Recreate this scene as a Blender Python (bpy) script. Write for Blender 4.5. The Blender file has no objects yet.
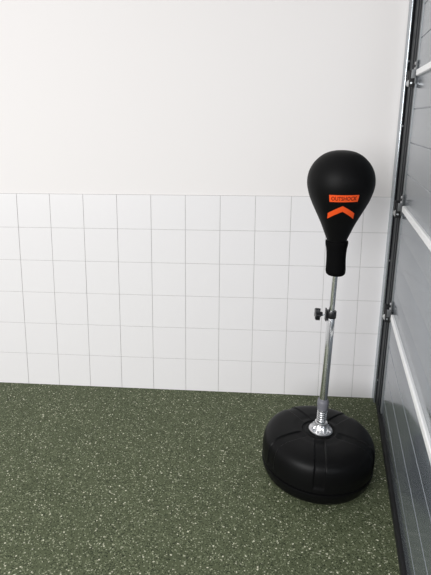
import bpy, bmesh, math, random
from mathutils import Vector, Matrix
random.seed(4)
PI = math.pi
scene = bpy.context.scene
COL = scene.collection

# ------------------------------------------------------------------ helpers
def link(o, parent=None):
    COL.objects.link(o)
    if parent: o.parent = parent
    return o

def tag(o, label=None, cat=None, group=None, kind=None):
    for k, v in (('label', label), ('category', cat), ('group', group), ('kind', kind)):
        if v: o[k] = v
    return o

def empty(name, loc=(0, 0, 0)):
    o = bpy.data.objects.new(name, None)
    o.location = loc
    o.empty_display_size = 0.05
    return link(o)

def obj(name, bm, mat, parent=None, smooth=None):
    bmesh.ops.recalc_face_normals(bm, faces=bm.faces[:])
    me = bpy.data.meshes.new(name)
    bm.to_mesh(me); bm.free()
    mats = mat if isinstance(mat, (list, tuple)) else [mat]
    for m in mats: me.materials.append(m)
    if smooth is not None:
        for p in me.polygons: p.use_smooth = True
        me.set_sharp_from_angle(angle=math.radians(smooth))
    return link(bpy.data.objects.new(name, me), parent)

def box(bm, lo, hi, bevel=0.0, M=None, f=None, mi=0):
    """box between corners; M or f maps the finished vertices"""
    t = bmesh.new()
    x0, y0, z0 = lo; x1, y1, z1 = hi
    v = [t.verts.new(p) for p in ((x0,y0,z0),(x1,y0,z0),(x1,y1,z0),(x0,y1,z0),(x0,y0,z1),(x1,y0,z1),(x1,y1,z1),(x0,y1,z1))]
    for q in ((3,2,1,0),(4,5,6,7),(0,1,5,4),(1,2,6,5),(2,3,7,6),(3,0,4,7)): t.faces.new([v[i] for i in q])
    if bevel > 0: bmesh.ops.bevel(t, geom=t.edges[:], offset=bevel, segments=2, affect='EDGES', profile=0.6)
    add(bm, t, M, f, mi)

def add(bm, t, M=None, f=None, mi=0):
    mp = {}
    for v in t.verts:
        c = v.co
        if M is not None: c = M @ c
        if f is not None: c = Vector(f(c))
        mp[v] = bm.verts.new(c)
    for fc in t.faces:
        try:
            nf = bm.faces.new([mp[v] for v in fc.verts]); nf.material_index = mi
        except ValueError: pass
    t.free()

def lathe(bm, prof, seg=48, M=None, f=None, mi=0):
    """prof: list of (r, z); ends closed"""
    t = bmesh.new()
    rings = []
    for r, z in prof:
        if r < 1e-6: rings.append([t.verts.new((0, 0, z))])
        else: rings.append([t.verts.new((r*math.cos(2*PI*k/seg), r*math.sin(2*PI*k/seg), z)) for k in range(seg)])
    for a, b in zip(rings, rings[1:]):
        for k in range(seg):
            k2 = (k+1) % seg
            if len(a) == 1 and len(b) == 1: continue
            if len(a) == 1: t.faces.new((a[0], b[k2], b[k]))
            elif len(b) == 1: t.faces.new((a[k], a[k2], b[0]))
            else: t.faces.new((a[k], a[k2], b[k2], b[k]))
    for rg in (rings[0], rings[-1]):
        if len(rg) > 1: t.faces.new(rg)
    add(bm, t, M, f, mi)

def tube(bm, pts, r, seg=12, M=None, f=None):
    """round bar swept along points"""
    t = bmesh.new()
    pts = [Vector(p) for p in pts]
    rings = []; up = None
    for i, p in enumerate(pts):
        d = (pts[min(i+1, len(pts)-1)] - pts[max(i-1, 0)]).normalized()
        if up is None:
            up = Vector((0, 0, 1)) if abs(d.z) < 0.9 else Vector((1, 0, 0))
        a = d.cross(up).normalized(); up = a.cross(d).normalized()
        rings.append([t.verts.new(p + r*(math.cos(2*PI*k/seg)*a + math.sin(2*PI*k/seg)*up)) for k in range(seg)])
    for a, b in zip(rings, rings[1:]):
        for k in range(seg):
            k2 = (k+1) % seg
            t.faces.new((a[k], a[k2], b[k2], b[k]))
    t.faces.new(rings[0]); t.faces.new(rings[-1])
    add(bm, t, M, f)

def prism(bm, outline, z0, z1, f=None, bevel=0.0, nz=1, M=None):
    """outline of (x, y) extruded between z0 and z1"""
    t = bmesh.new()
    rows = []
    for i in range(nz+1):
        z = z0 + (z1-z0)*i/nz
        rows.append([t.verts.new((x, y, z)) for x, y in outline])
    n = len(outline)
    for a, b in zip(rows, rows[1:]):
        for k in range(n): t.faces.new((a[k], a[(k+1) % n], b[(k+1) % n], b[k]))
    t.faces.new(rows[0]); t.faces.new(rows[-1])
    add(bm, t, M, f)

def axis_matrix(p0, p1):
    d = (Vector(p1)-Vector(p0)).normalized()
    return Matrix.Translation(Vector(p0)) @ d.to_track_quat('Z', 'Y').to_matrix().to_4x4()

def smooth01(x):
    x = max(0.0, min(1.0, x)); return x*x*(3-2*x)

# ------------------------------------------------------------------ materials
def mat(name, color, rough=0.5, metal=0.0, spec=0.5, coat=0.0):
    m = bpy.data.materials.new(name); m.use_nodes = True
    b = m.node_tree.nodes['Principled BSDF']
    b.inputs['Base Color'].default_value = (*color, 1)
    b.inputs['Roughness'].default_value = rough
    b.inputs['Metallic'].default_value = metal
    b.inputs['Specular IOR Level'].default_value = spec
    if coat: b.inputs['Coat Weight'].default_value = coat
    return m

def bump(m, scale, strength, dist=0.002, detail=3.0, stretch=None):
    nt = m.node_tree; N = nt.nodes; L = nt.links
    tc = N.new('ShaderNodeTexCoord'); no = N.new('ShaderNodeTexNoise'); bp = N.new('ShaderNodeBump')
    no.inputs['Scale'].default_value = scale; no.inputs['Detail'].default_value = detail
    bp.inputs['Strength'].default_value = strength; bp.inputs['Distance'].default_value = dist
    src = tc.outputs['Object']
    if stretch:
        mp = N.new('ShaderNodeMapping'); mp.inputs['Scale'].default_value = stretch
        L.new(src, mp.inputs['Vector']); src = mp.outputs['Vector']
    L.new(src, no.inputs['Vector']); L.new(no.outputs['Fac'], bp.inputs['Height'])
    L.new(bp.outputs['Normal'], N['Principled BSDF'].inputs['Normal'])
    return no

def vary(m, c1, c2, scale, detail=4.0, lo=0.35, hi=0.65):
    nt = m.node_tree; N = nt.nodes; L = nt.links
    tc = N.new('ShaderNodeTexCoord'); no = N.new('ShaderNodeTexNoise'); cr = N.new('ShaderNodeValToRGB')
    no.inputs['Scale'].default_value = scale; no.inputs['Detail'].default_value = detail
    cr.color_ramp.elements[0].position = lo; cr.color_ramp.elements[1].position = hi
    cr.color_ramp.elements[0].color = (*c1, 1); cr.color_ramp.elements[1].color = (*c2, 1)
    L.new(tc.outputs['Object'], no.inputs['Vector']); L.new(no.outputs['Fac'], cr.inputs['Fac'])
    L.new(cr.outputs['Color'], N['Principled BSDF'].inputs['Base Color'])

M_plaster = mat('plaster', (0.80, 0.772, 0.762), 0.75, spec=0.25); bump(M_plaster, 160, 0.10, 0.001)
M_tile = mat('wall_tile', (0.80, 0.782, 0.787), 0.28, spec=0.4); bump(M_tile, 9, 0.05, 0.002)
M_grout = mat('grout', (0.50, 0.49, 0.48), 0.9, spec=0.1); bump(M_grout, 300, 0.2)
M_door = mat('grey_door_steel', (0.225, 0.250, 0.278), 0.17, metal=0.5, spec=1.0)
M_groove = mat('door_groove', (0.10, 0.10, 0.105), 0.6)
M_strut = mat('white_painted_steel', (0.86, 0.86, 0.86), 0.35)
M_rubber = mat('black_rubber', (0.012, 0.012, 0.013), 0.6, spec=0.3)
M_galv = mat('galvanised_steel', (0.52, 0.54, 0.56), 0.32, metal=0.85); bump(M_galv, 90, 0.1, 0.001)
M_web = mat('track_edge_zinc', (0.42, 0.45, 0.48), 0.22, metal=0.8); bump(M_web, 40, 0.08, 0.001, stretch=(1, 1, 0.1))
M_track = mat('dark_track_steel', (0.016, 0.018, 0.020), 0.5, metal=0.0, spec=0.18)
M_capgrey = mat('grey_door_end_cap', (0.22, 0.235, 0.245), 0.45, metal=0.3)
M_black = mat('moulded_black_plastic', (0.0035, 0.0035, 0.0037), 0.42, spec=0.12); bump(M_black, 500, 0.08, 0.0004)
M_blackpl = mat('black_plastic', (0.010, 0.010, 0.011), 0.35, spec=0.4)
M_leather = mat('black_ball_cover', (0.003, 0.003, 0.0032), 0.5, spec=0.11); bump(M_leather, 700, 0.12, 0.0004)
M_neoprene = mat('black_neoprene', (0.0022, 0.0022, 0.0024), 0.8, spec=0.06); bump(M_neoprene, 900, 0.2, 0.0005)
M_roller = mat('worn_roller_plastic', (0.42, 0.42, 0.42), 0.5)
M_hinge = mat('dull_zinc', (0.14, 0.145, 0.15), 0.45, metal=0.5)
M_chrome = mat('chrome', (0.74, 0.74, 0.75), 0.13, metal=1.0)
M_cast = mat('cast_aluminium', (0.70, 0.70, 0.71), 0.28, metal=1.0); bump(M_cast, 220, 0.15, 0.0006)
M_greypl = mat('grey_plastic', (0.15, 0.15, 0.17), 0.45)
M_orange = mat('orange_print', (0.80, 0.083, 0.012), 0.5, spec=0.3)
M_ink = mat('dark_red_ink', (0.16, 0.012, 0.006), 0.5, spec=0.2)

def floor_material():
    m = mat('green_speckled_rubber', (0.1, 0.13, 0.07), 0.65, spec=0.2)
    nt = m.node_tree; N = nt.nodes; L = nt.links; B = N['Principled BSDF']
    tc = N.new('ShaderNodeTexCoord')
    def chips(scale, off, lo, soft=0.02, chan='Red', rad=0.6):
        mp = N.new('ShaderNodeMapping'); mp.inputs['Location'].default_value = off
        L.new(tc.outputs['Object'], mp.inputs['Vector'])
        # small warp so that the chips are not round
        nz = N.new('ShaderNodeTexNoise'); nz.inputs['Scale'].default_value = scale*1.4
        L.new(mp.outputs['Vector'], nz.inputs['Vector'])
        mx = N.new('ShaderNodeVectorMath'); mx.operation = 'MULTIPLY_ADD'
        mx.inputs[1].default_value = (0.9/scale,)*3
        L.new(nz.outputs['Color'], mx.inputs[0]); L.new(mp.outputs['Vector'], mx.inputs[2])
        vo = N.new('ShaderNodeTexVoronoi'); vo.voronoi_dimensions = '2D'; vo.inputs['Scale'].default_value = scale
        L.new(mx.outputs['Vector'], vo.inputs['Vector'])
        se = N.new('ShaderNodeSeparateColor'); L.new(vo.outputs['Color'], se.inputs['Color'])
        a = N.new('ShaderNodeMapRange'); a.inputs['From Min'].default_value = lo; a.inputs['From Max'].default_value = lo+soft
        L.new(se.outputs[chan], a.inputs['Value'])
        b = N.new('ShaderNodeMapRange'); b.inputs['From Min'].default_value = rad; b.inputs['From Max'].default_value = rad-0.12
        L.new(vo.outputs['Distance'], b.inputs['Value'])
        c = N.new('ShaderNodeMath'); c.operation = 'MULTIPLY'
        L.new(a.outputs['Result'], c.inputs[0]); L.new(b.outputs['Result'], c.inputs[1])
        return c.outputs['Value']
    def mix(fac, c_in, col):
        mx = N.new('ShaderNodeMix'); mx.data_type = 'RGBA'
        L.new(fac, mx.inputs['Factor'])
        if isinstance(c_in, tuple): mx.inputs['A'].default_value = (*c_in, 1)
        else: L.new(c_in, mx.inputs['A'])
        mx.inputs['B'].default_value = (*col, 1)
        return mx.outputs['Result']
    no = N.new('ShaderNodeTexNoise'); no.inputs['Scale'].default_value = 260; no.inputs['Detail'].default_value = 2
    L.new(tc.outputs['Object'], no.inputs['Vector'])
    c = mix(no.outputs['Fac'], (0.062, 0.075, 0.038), (0.122, 0.140, 0.080))
    nb = N.new('ShaderNodeTexNoise'); nb.inputs['Scale'].default_value = 7; nb.inputs['Detail'].default_value = 5; nb.inputs['Roughness'].default_value = 0.7
    L.new(tc.outputs['Object'], nb.inputs['Vector'])
    ra = N.new('ShaderNodeMapRange'); ra.inputs['From Min'].default_value = 0.45; ra.inputs['From Max'].default_value = 0.70; ra.inputs['To Max'].default_value = 0.4
    L.new(nb.outputs['Fac'], ra.inputs['Value'])
    c = mix(ra.outputs['Result'], c, (0.055, 0.068, 0.034))
    c = mix(chips(230, (3, 1, 0), 0.78), c, (0.020, 0.025, 0.013))
    c = mix(chips(210, (0, 0, 0), 0.86), c, (0.21, 0.235, 0.145))
    c = mix(chips(165, (7, 2, 0), 0.935, rad=0.5), c, (0.42, 0.43, 0.31))
    c = mix(chips(110, (1, 9, 0), 0.968, chan='Green', rad=0.42), c, (0.70, 0.69, 0.54))
    L.new(c, B.inputs['Base Color'])
    bp = N.new('ShaderNodeBump'); bp.inputs['Strength'].default_value = 0.25; bp.inputs['Distance'].default_value = 0.001
    L.new(no.outputs['Fac'], bp.inputs['Height']); L.new(bp.outputs['Normal'], B.inputs['Normal'])
    return m
M_floor = floor_material()

# ------------------------------------------------------------------ the room
FZ = -0.007         # floor level; the tiles run down to it
bm = bmesh.new(); box(bm, (-3.2, -4.2, -0.08), (1.7, 0.12, FZ))
tag(obj('floor', bm, M_floor), 'green speckled rubber floor', 'floor', kind='structure')

TH = 0.2017          # height of a tile row
bm = bmesh.new(); box(bm, (-3.2, 0.006, FZ), (1.35, 0.12, 2.9))
tag(obj('wall_back', bm, M_plaster), 'plain white plaster wall above the tiles', 'wall', kind='structure')

bm = bmesh.new()
box(bm, (-3.2, 0.0012, FZ), (1.3, 0.006, 6*TH-0.001), mi=1)
box(bm, (-3.2, 0.0002, 6*TH-0.001), (1.3, 0.006, 6*TH+0.0022), mi=1)
J = 0.0013
for j in range(6):
    for i in range(-16, 7):
        x0, x1 = i*0.2, min((i+1)*0.2, 1.3)
        top = (j+1)*TH - (J if j < 5 else 0.0)
        e = random.uniform(-0.00025, 0.00025)
        box(bm, (x0+J, -0.0015+e, j*TH+(J if j else FZ+0.0015)), (x1-J, 0.004, top), bevel=0.0007)
tag(obj('trim_1', bm, [M_tile, M_grout]), 'white square tiles covering the lower wall', 'wall tiles', kind='structure')

# ------------------------------------------------------------------ sectional door, at an angle of 101 degrees to the wall
PH = math.radians(11.16)
DN = Vector((math.cos(PH), -math.sin(PH), 0)); DT = Vector((math.sin(PH), math.cos(PH), 0))
LEAN = 0.022; O0 = 0.93
def D(c):
    """(s along the door from the corner, o out of the room, z) -> room; the door stands a degree out of plumb"""
    s, o, z = c
    return -s*DT + (O0 + o + LEAN*z)*DN + Vector((0, 0, z))

S0, S1 = 0.062, 2.75
JOINTS = [0.045, 0.637, 1.203, 1.85, 2.45]
GROOVES = [[0.16, 0.31, 0.46], [0.775, 0.92, 1.065], [1.37, 1.525, 1.685], [2.01, 2.16, 2.30]]
door = tag(empty('door_1', D((S0, 0, 0))), 'grey sectional overhead door right of the stand', 'door', kind='structure')
DO = door.location.copy()
def DL(c): return D(c) - DO
for k in range(4):
    z0, z1 = JOINTS[k]+0.004, JOINTS[k+1]-0.004
    bm = bmesh.new()
    # panel profile in (o, z), rounded at the joint and with shallow v grooves
    pr = [(0.04, z0), (0.006, z0), (0.0015, z0+0.002), (0.0, z0+0.006)]
    for g in GROOVES[k]:
        d = 0.0035 if k != 1 else 0.0012
        pr += [(0.0, g-0.0040), (d, g-0.0008), (d, g+0.0008), (0.0, g+0.0024)]
    pr += [(0.0, z1-0.006), (0.0015, z1-0.002), (0.006, z1), (0.04, z1)]
    t = bmesh.new(); rows = []
    for s in (-0.125, S0, 0.7, 1.4, 2.1, S1): rows.append([t.verts.new((s, o, z)) for o, z in pr])
    n = len(pr)
    for a, b in zip(rows, rows[1:]):
        for q in range(n): t.faces.new((a[q], a[(q+1) % n], b[(q+1) % n], b[q]))
    t.faces.new(rows[0]); t.faces.new(rows[-1])
    add(bm, t, None, DL)
    obj('door_panel', bm, M_door, door, smooth=25)
# grey end cap along the panel edge
for k in range(4):
    bm = bmesh.new()
    box(bm, (S0-0.016, -0.0035, JOINTS[k]+0.006), (S0+0.022, 0.003, JOINTS[k+1]-0.006), bevel=0.002, f=DL)
    obj('end_cap', bm, M_capgrey, door, smooth=30)
# black rubber seal along the floor
bm = bmesh.new()
box(bm, (-0.03, -0.012, FZ), (S1, 0.034, 0.036), bevel=0.007, f=DL)
obj('bottom_seal', bm, M_rubber, door, smooth=40)
# white struts along the panel joints
for k in (1, 2, 3):
    z = JOINTS[k]
    bm = bmesh.new()
    pr = [(0.006, z-0.015), (-0.009, z-0.015), (-0.013, z-0.012), (-0.013, z+0.012), (-0.009, z+0.015), (0.006, z+0.015)]
    t = bmesh.new()
    a = [t.verts.new((S0+0.088, o, zz)) for o, zz in pr]; b = [t.verts.new((S1, o, zz)) for o, zz in pr]
    for q in range(6): t.faces.new((a[q], a[(q+1) % 6], b[(q+1) % 6], b[q]))
    t.faces.new(a); t.faces.new(b)
    add(bm, t, None, DL)
    tag(obj('joint_strip', bm, M_strut, door, smooth=30), 'white joint strip')
# roller hinges at the door edge
for k in (1, 2, 3):
    z = JOINTS[k]
    bm = bmesh.new()
    box(bm, (S0+0.006, -0.008, z-0.045), (S0+0.034, -0.0035, z+0.062), bevel=0.0015, f=DL)      # leaf
    box(bm, (S0+0.030, -0.026, z-0.022), (S0+0.034, -0.004, z+0.020), bevel=0.001, f=DL)
    h = tag(obj('hinge', bm, M_hinge, door, smooth=30), 'galvanised roller hinge')
    ra = z-0.042
    bm = bmesh.new(); tube(bm, [(S0+0.008, -0.020, ra), (S0-0.036, -0.020, ra)], 0.005, 14, f=DL)
    obj('axle', bm, M_galv, h, smooth=40)
    bm = bmesh.new()
    lathe(bm, [(0.0, 0), (0.014, 0), (0.0185, 0.003), (0.0185, 0.016), (0.014, 0.019), (0.0, 0.019)], 24, axis_matrix((S0-0.036, -0.020, ra), (S0-0.010, -0.020, ra)), DL)
    tag(obj('roller', bm, M_roller, h, smooth=35), 'worn light roller wheel')
    bm = bmesh.new(); box(bm, (S0-0.058, -0.034, ra+0.004), (S0-0.024, -0.011, ra+0.062), bevel=0.003, f=DL); box(bm, (S0-0.006, -0.030, ra-0.020), (S0+0.006, -0.004, ra+0.055), bevel=0.002, f=DL)
    tag(obj('bearing_block', bm, M_rubber, h, smooth=40), 'black bearing block')
    for dz in (0.022, 0.048):
        bm = bmesh.new()
        lathe(bm, [(0.0, 0), (0.0075, 0), (0.0075, 0.004), (0.005, 0.006), (0.0, 0.006)], 6, axis_matrix((S0+0.020, -0.008, z+dz), (S0+0.020, -0.02, z+dz)), DL)
        obj('bolt', bm, M_cast, h, smooth=30)

# ------------------------------------------------------------------ the track on the wall
track = tag(empty('door_track', (0.92, 0.0, 0.0)), 'dark vertical steel roller track between tiled wall and grey door', 'track')
TL = 0.019
def T(c):
    x, y, z = c
    return Vector((x + TL*z, y, z))
ZT = 2.8
# the light outer web: thin angle with a rolled lip towards the room
bm = bmesh.new()
prism(bm, [(0.0025, -0.002), (0.0025, -0.040)]+[(0.001+0.0062*math.cos(a), -0.0465+0.0062*math.sin(a)) for a in [math.radians(70-20*k) for k in range(17)]]+[(-0.0015, -0.040), (-0.0015, -0.002)], FZ, ZT, T)
tag(obj('wall_angle', bm, M_web, track, smooth=25), 'light zinc edge of the track')
# dark channel, and the flat rail that carries it along the door
bm = bmesh.new()
prism(bm, [(0.003, -0.002), (0.003, -0.040), (0.006, -0.043), (0.012, -0.043), (0.015, -0.034), (0.020, -0.034), (0.023, -0.043),
           (0.026, -0.043), (0.027, -0.038), (0.027, -0.002)], FZ, ZT, T)
obj('channel', bm, M_track, track, smooth=25)
bm = bmesh.new()
TB = track.location.copy()
prism(bm, [(-0.128, -0.003), (-0.128, -0.010), (-0.03, -0.010), (-0.024, -0.005), (0.020, -0.005), (0.024, -0.010), (0.040, -0.010), (0.043, -0.003)], FZ, ZT, lambda c: D(c)-TB)
obj('rail', bm, M_track, track, smooth=25)
for z in (0.135, 0.86, 1.60, 1.93, 2.35):
    bm = bmesh.new()
    lathe(bm, [(0.0, 0), (0.0055, 0), (0.0055, 0.0025), (0.003, 0.0045), (0.0, 0.005)], 12, axis_matrix((0.0105, -0.0425, z), (0.0105, -0.06, z)), T)
    tag(obj('screw', bm, M_galv, track, smooth=40), 'bright screw head')

# ------------------------------------------------------------------ the punching ball stand
BX, BY = 0.475, -0.680
stand = tag(empty('punching_ball_stand', (BX, BY, FZ)), 'black teardrop punching ball on a chrome pole with a round black base', 'punching ball stand')

# base: squat round drum with five flat channels running in to the middle
def base_mesh():
    prof = [(0.0, 0.0), (0.12, 0.0), (0.200, 0.0), (0.220, 0.003), (0.234, 0.011), (0.245, 0.026), (0.2520, 0.045), (0.2545, 0.0575), (0.2540, 0.0605),
            (0.2450, 0.0635), (0.2450, 0.0660), (0.2525, 0.0700)]
    # upper shell: superellipse from the ring groove up to the crown
    n = 44
    for i in range(1, n+1):
        a = i/n*PI/2
        r = 0.2545*abs(math.cos(a))**0.27; z = 0.088+0.124*abs(math.sin(a))**0.52
        if i < n: prof.append((max(r, 0.0), z))
    pr = [p for p in prof if not (p[1] > 0.19 and p[0] < 0.115)]
    zt = 0.2095
    for r in (0.105, 0.093, 0.084): pr.append((r, zt+0.0008))
    pr += [(0.0775, zt), (0.0745, zt-0.004), (0.0675, zt-0.0045), (0.064, zt-0.0015), (0.04, zt-0.001), (0.0, zt-0.001)]
    # resample the upper curve evenly where long
    out = [pr[0]]
    for p, q in zip(pr, pr[1:]):
        L = math.hypot(q[0]-p[0], q[1]-p[1]); k = max(1, int(L/0.006))
        if q[1] < 0.04 and p[1] < 0.001: k = 1
        for i in range(1, k+1): out.append((p[0]+(q[0]-p[0])*i/k, p[1]+(q[1]-p[1])*i/k))
    pr = out
    seg = 480
    az = [math.radians(a) for a in (-98, -154, 121, 42, -28)]
    t = bmesh.new(); rings = []
    for i, (r, z) in enumerate(pr):
        if r < 1e-6: rings.append([t.verts.new((0, 0, z))]); continue
        a, b = pr[max(i-1, 0)], pr[min(i+1, len(pr)-1)]
        tr, tz = b[0]-a[0], b[1]-a[1]; l = math.hypot(tr, tz) or 1
        nr, nz = tz/l, -tr/l
        w = smooth01((r-0.088)/0.008) if z > 0.15 else 1.0
        w *= smooth01((z-0.085)/0.012)
        ring = []
        for k in range(seg):
            th = 2*PI*k/seg
            d = 0.0
            if w > 0:
                for a0 in az:
                    da = (th-a0+PI) % (2*PI)-PI
                    if abs(da) < PI/2:
                        lat = abs(r*math.sin(da))
                        d = max(d, smooth01((0.0255-lat)/0.004))
            h = -0.0050*d*w
            ring.append(t.verts.new(((r+h*nr)*math.cos(th)+0.045*z, (r+h*nr)*math.sin(th), z+h*nz)))
        rings.append(ring)
    for a, b in zip(rings, rings[1:]):
        for k in range(seg):
            k2 = (k+1) % seg
            if len(a) == 1: t.faces.new((a[0], b[k2], b[k]))
            elif len(b) == 1: t.faces.new((a[k], a[k2], b[0]))
            else: t.faces.new((a[k], a[k2], b[k2], b[k]))
    return t
tag(obj('base', base_mesh(), M_black, stand, smooth=40), 'round black plastic base filled for weight')

# pole axis leans a little to the right
P0 = Vector((0.4905-BX, 0, 0.2085)); P1 = Vector((0.5175-BX, 0, 0.967))
_z = (P1-P0).normalized(); _x = Vector((1, 0, 0)); _y = _z.cross(_x).normalized(); _x = _y.cross(_z)
AX = Matrix(((_x.x, _y.x, _z.x, P0.x), (_x.y, _y.y, _z.y, P0.y), (_x.z, _y.z, _z.z, P0.z), (0, 0, 0, 1)))
# mounting flange with ribs
bm = bmesh.new()
lathe(bm, [(0.0, 0), (0.0525, 0), (0.054, 0.002), (0.054, 0.006), (0.0515, 0.009), (0.038, 0.013), (0.030, 0.022), (0.0275, 0.034), (0.029, 0.037), (0.029, 0.043), (0.026, 0.046), (0.0, 0.046)], 48, AX)
for k in range(8):
    Mr = AX @ Matrix.Rotation(2*PI*k/8+0.2, 4, 'Z')
    prism(bm, [(0.024, 0.006), (0.0505, 0.006), (0.0485, 0.012), (0.036, 0.024), (0.030, 0.036), (0.024, 0.036)], -0.0025, 0.0025, M=Mr @ Matrix.Rotation(PI/2, 4, 'X'))
fl = obj('mounting_flange', bm, M_cast, stand, smooth=30)
tag(fl, 'silver cast flange with ribs')
for k in range(4):
    a = 2*PI*k/4+0.2+PI/8
    bm = bmesh.new()
    lathe(bm, [(0.0, 0), (0.0068, 0), (0.0068, 0.005), (0.005, 0.0068), (0.0, 0.0068)], 6, AX @ Matrix.Translation((0.0435*math.cos(a), 0.0435*math.sin(a), 0.010)))
    obj('bolt', bm, M_galv, fl, smooth=30)
# coil spring round a steel post
bm = bmesh.new(); turns = 6
pts = [(0.0195*math.cos(2*PI*turns*i/144), 0.0195*math.sin(2*PI*turns*i/144), 0.046+0.064*i/144) for i in range(145)]
tube(bm, pts, 0.0034, 10, AX)
tag(obj('spring', bm, M_chrome, stand, smooth=60), 'steel coil spring')
bm = bmesh.new(); lathe(bm, [(0.0, 0.044), (0.0145, 0.044), (0.0145, 0.115), (0.0, 0.115)], 24, AX)
obj('spring_post', bm, M_galv, stand, smooth=40)
# grey collar
bm = bmesh.new()
lathe(bm, [(0.0, 0.106), (0.0215, 0.106), (0.0235, 0.109), (0.0235, 0.126), (0.0260, 0.129), (0.0262, 0.148), (0.0238, 0.152), (0.0236, 0.158), (0.0205, 0.161), (0.0, 0.161)], 40, AX)
tag(obj('collar', bm, M_greypl, stand, smooth=30), 'grey plastic collar')
# outer and inner tube
bm = bmesh.new(); lathe(bm, [(0.0, 0.150), (0.0178, 0.150), (0.0178, 0.585), (0.0170, 0.587), (0.0, 0.587)], 40, AX)
obj('outer_tube', bm, M_chrome, stand, smooth=40)
bm = bmesh.new(); lathe(bm, [(0.0, 0.57), (0.0122, 0.57), (0.0122, 0.80), (0.0, 0.80)], 32, AX)
obj('inner_tube', bm, M_chrome, stand, smooth=40)
# clamp with its screw and knob
bm = bmesh.new()
ZC = 0.575
lathe(bm, [(0.0165, ZC-0.016), (0.0205, ZC-0.016), (0.0215, ZC-0.014), (0.0215, ZC+0.014), (0.0205, ZC+0.016), (0.0125, ZC+0.016)], 36, AX)
box(bm, (-0.0265, -0.013, ZC-0.031), (-0.0205, 0.013, ZC+0.024), bevel=0.0015, M=AX)
cl = obj('clamp', bm, M_blackpl, stand, smooth=35)
bm = bmesh.new(); tube(bm, [(-0.02, 0, ZC-0.006), (-0.055, 0, ZC-0.006)], 0.0042, 14, AX)
tag(obj('clamp_screw', bm, M_chrome, cl, smooth=40), 'bare steel clamp screw')
bm = bmesh.new()
out = []
for k in range(60):
    a = 2*PI*k/60; r = 0.0245+0.0042*math.cos(5*a)
    out.append((r*math.cos(a), r*math.sin(a)))
KM = AX @ axis_matrix((-0.051, 0, ZC-0.002), (-0.075, 0, ZC-0.002))
prism(bm, out, 0.0, 0.017, M=KM)
prism(bm, [(x*0.9, y*0.9) for x, y in out], 0.017, 0.020, M=KM)
lathe(bm, [(0.0, -0.012), (0.009, -0.012), (0.011, 0.0), (0.0, 0.0)], 24, KM)
obj('knob', bm, M_blackpl, cl, smooth=35)

# sleeve under the ball
bm = bmesh.new()
SV = [(0.0, 0.970), (0.020, 0.970), (0.034, 0.973), (0.0405, 0.980), (0.0425, 0.990), (0.0425, 1.002), (0.0415, 1.025), (0.0410, 1.05), (0.0420, 1.075), (0.0442, 1.095),
      (0.0468, 1.108), (0.0482, 1.120), (0.0470, 1.1255), (0.042, 1.127), (0.0, 1.127)]
def sleeve_axis(c):
    z = c.z; x = 0.5135 - BX - 0.0015*smooth01((z-0.96)/0.18)
    return Vector((c.x + x + 0.005, c.y, z - 0.0055))
lathe(bm, SV, 56, None, sleeve_axis)
tag(obj('sleeve', bm, M_neoprene, stand, smooth=45), 'soft black sleeve')

# the ball
PROF = [(1.115, 0.0415), (1.130, 0.0425), (1.158, 0.0535), (1.1805, 0.0625), (1.202, 0.0716), (1.2295, 0.0848), (1.257, 0.0985), (1.285, 0.1122), (1.312, 0.1240), (1.340, 0.1330), (1.366, 0.1382), (1.388, 0.1390),
        (1.410, 0.1365), (1.432, 0.1300), (1.452, 0.1200), (1.470, 0.1068), (1.486, 0.0905), (1.498, 0.0735), (1.507, 0.0535), (1.512, 0.0330), (1.514, 0.0155), (1.5143, 0.0)]
def rad(z):
    for (z0, r0), (z1, r1) in zip(PROF, PROF[1:]):
        if z0 <= z <= z1: return r0+(r1-r0)*(z-z0)/(z1-z0)
    return 0.0425
def ball_x(z): return 0.5160 - BX + 0.0035*smooth01((z-1.13)/0.25)
def smooth_prof():
    # Catmull-Rom through the measured outline
    out = []
    P = [PROF[0]]+PROF+[(2*PROF[-1][0]-PROF[-2][0], -PROF[-2][1])]
    P[-1] = (PROF[-2][0], -PROF[-2][1])
    for i in range(1, len(P)-2):
        for k in range(4):
            t = k/4; a, b, c, d = P[i-1], P[i], P[i+1], P[i+2]
            q = [0.5*((2*b[m])+(-a[m]+c[m])*t+(2*a[m]-5*b[m]+4*c[m]-d[m])*t*t+(-a[m]+3*b[m]-3*c[m]+d[m])*t**3) for m in (0, 1)]
            out.append((max(q[1], 0.0005), q[0]))
    out.append((0.0, PROF[-1][0]))
    return [(0.0, PROF[0][0])]+out
SP = smooth_prof()
def rad_s(z):
    for (r0, z0), (r1, z1) in zip(SP[1:], SP[2:]):
        if z0 <= z <= z1 and z1 > z0: return r0+(r1-r0)*(z-z0)/(z1-z0)
    return 0.0425
bm = bmesh.new()
lathe(bm, SP, 96, None, lambda c: Vector((c.x+ball_x(c.z), c.y, c.z-0.004)))
ball = obj('ball', bm, M_leather, stand, smooth=60)

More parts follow.
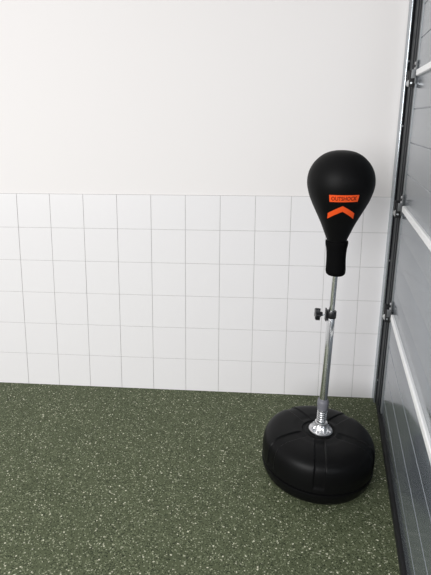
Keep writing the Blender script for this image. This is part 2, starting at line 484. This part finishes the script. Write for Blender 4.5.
def surf(az, z, off):
    r = rad_s(z); dr = (rad_s(z+0.002)-rad_s(z-0.002))/0.004
    l = math.hypot(1, dr); a = math.radians(az)
    rr = r+off/l
    return Vector((ball_x(z)+rr*math.cos(a), rr*math.sin(a), z-off*dr/l-0.004))
def patch(quads, t0, t1, nu=14, nv=4):
    """each quad is four (azimuth, z) corners: a slightly raised print on the ball"""
    bm = bmesh.new()
    for q in quads:
        lay = []
        for off in (t0, t1):
            g = []
            for j in range(nv+1):
                row = []
                for i in range(nu+1):
                    u, v = i/nu, j/nv
                    az = (q[0][0]*(1-u)+q[1][0]*u)*(1-v)+(q[3][0]*(1-u)+q[2][0]*u)*v
                    z = (q[0][1]*(1-u)+q[1][1]*u)*(1-v)+(q[3][1]*(1-u)+q[2][1]*u)*v
                    row.append(bm.verts.new(surf(az, z, off)))
                g.append(row)
            lay.append(g)
        a, b = lay
        for j in range(nv):
            for i in range(nu):
                for g in lay: bm.faces.new((g[j][i], g[j][i+1], g[j+1][i+1], g[j+1][i]))
        ring = [(0, i) for i in range(nu)]+[(j, nu) for j in range(nv)]+[(nv, i) for i in range(nu, 0, -1)]+[(j, 0) for j in range(nv, 0, -1)]
        for (j0, i0), (j1, i1) in zip(ring, ring[1:]+ring[:1]):
            bm.faces.new((a[j0][i0], a[j1][i1], b[j1][i1], b[j0][i0]))
    bmesh.ops.remove_doubles(bm, verts=bm.verts[:], dist=1e-5)
    return bm
BADGE = ((-120.2, 1.3122), (-68.5, 1.3155), (-68.5, 1.3438), (-120.2, 1.3418))
tag(obj('badge', patch([BADGE], -0.0006, 0.0010), M_orange, ball, smooth=40), 'orange rectangle printed on the ball')
L_, A_, R_ = ((-131.5, 1.2345), (-127.2, 1.2605)), ((-94.4, 1.2715), (-95.2, 1.2960)), ((-61.0, 1.2365), (-65.0, 1.2630))
tag(obj('chevron', patch([(L_[0], A_[0], A_[1], L_[1]), (A_[0], R_[0], R_[1], A_[1])], -0.0006, 0.0010), M_orange, ball, smooth=40), 'orange arrowhead pointing up')
# lettering on the badge
cu = bpy.data.curves.new('lettering', 'FONT'); cu.body = 'OUTSHOCK'; cu.align_x = 'CENTER'; cu.align_y = 'CENTER'; cu.resolution_u = 3
cu.offset = 0.018
to = bpy.data.objects.new('lettering_source', cu); COL.objects.link(to)
bpy.context.view_layer.update()
dg = bpy.context.evaluated_depsgraph_get()
tm = bpy.data.meshes.new_from_object(to.evaluated_get(dg))
xs = [v.co.x for v in tm.vertices]; ys = [v.co.y for v in tm.vertices]
x0, x1, y0, y1 = min(xs), max(xs), min(ys), max(ys)
bm = bmesh.new(); bm.from_mesh(tm)
bpy.data.objects.remove(to); bpy.data.curves.remove(cu); bpy.data.meshes.remove(tm)
ret = bmesh.ops.extrude_face_region(bm, geom=bm.faces[:])
topv = {e for e in ret['geom'] if isinstance(e, bmesh.types.BMVert)}
for v in bm.verts:
    u = (v.co.x-x0)/(x1-x0); w = (v.co.y-y0)/(y1-y0)
    az = -116.6+44.6*u; z = 1.3198+0.0172*w+0.0028*(u-0.5)
    v.co = surf(az, z, 0.0016 if v in topv else 0.0008)
tag(obj('lettering', bm, M_ink, ball), 'dark capital letters on the orange rectangle')

# the parts were laid out from the tile datum: bring them down to the stand's own base
for o in [o for o in bpy.data.objects if o.type == 'MESH' and (o.parent is stand or (o.parent and o.parent.parent is stand))]:
    for v in o.data.vertices:
        k = smooth01(v.co.z/0.05) if o.name == 'base' else 1.0
        v.co.z -= FZ*k

# ------------------------------------------------------------------ light
w = bpy.data.worlds.new('World'); scene.world = w; w.use_nodes = True
N = w.node_tree.nodes; L = w.node_tree.links
bg = N['Background']
tc = N.new('ShaderNodeTexCoord'); vm = N.new('ShaderNodeVectorMath'); vm.operation = 'DOT_PRODUCT'
vm.inputs[1].default_value = Vector((-0.75, 0.1, 0.66)).normalized()
L.new(tc.outputs['Generated'], vm.inputs[0])
cr = N.new('ShaderNodeValToRGB')
mr = N.new('ShaderNodeMapRange'); mr.inputs['From Min'].default_value = -1; mr.inputs['From Max'].default_value = 1
L.new(vm.outputs['Value'], mr.inputs['Value']); L.new(mr.outputs['Result'], cr.inputs['Fac'])
e = cr.color_ramp.elements
e[0].position = 0.40; e[0].color = (0.10, 0.10, 0.105, 1)
e[1].position = 0.95; e[1].color = (1.0, 1.0, 1.0, 1)
L.new(cr.outputs['Color'], bg.inputs['Color'])
bg.inputs['Strength'].default_value = 0.82

def area(name, loc, target, sx, sy, power, color=(1, 1, 1)):
    l = bpy.data.lights.new(name, 'AREA'); l.shape = 'RECTANGLE'; l.size = sx; l.size_y = sy; l.energy = power; l.color = color
    o = bpy.data.objects.new(name, l); COL.objects.link(o); o.location = loc
    o.rotation_euler = (Vector(target)-Vector(loc)).to_track_quat('-Z', 'Y').to_euler()
    return o
area('window_daylight', (-2.7, -5.4, 2.3), (0.2, -0.2, 0.9), 3.6, 2.4, 315, (1.0, 1.0, 1.0))

# ------------------------------------------------------------------ camera
cam = bpy.data.cameras.new('camera'); co = bpy.data.objects.new('camera', cam); COL.objects.link(co)
FPX, CX, CY = 510.008, 184.504, 218.307
yaw, pit, rol = (math.radians(a) for a in (-4.9759, 11.0652, -0.1756))
F = Vector((math.sin(yaw)*math.cos(pit), math.cos(yaw)*math.cos(pit), -math.sin(pit)))
r = Vector((math.cos(yaw), -math.sin(yaw), 0)); u = r.cross(F)
c, s = math.cos(rol), math.sin(rol)
R = c*r+s*u; U = -s*r+c*u
co.matrix_world = Matrix(((R.x, U.x, -F.x, 0.0456), (R.y, U.y, -F.y, -2.8817), (R.z, U.z, -F.z, 1.6422), (0, 0, 0, 1)))
cam.sensor_fit = 'HORIZONTAL'; cam.sensor_width = 36.0
cam.lens = FPX*36.0/431.0
cam.shift_x = (215.5-CX)/431.0; cam.shift_y = (CY-287.5)/431.0
cam.clip_start = 0.02
scene.camera = co

vs = scene.view_settings
vs.view_transform = 'Standard'; vs.look = 'None'; vs.exposure = 0.0; vs.gamma = 1.0
vs.use_curve_mapping = False
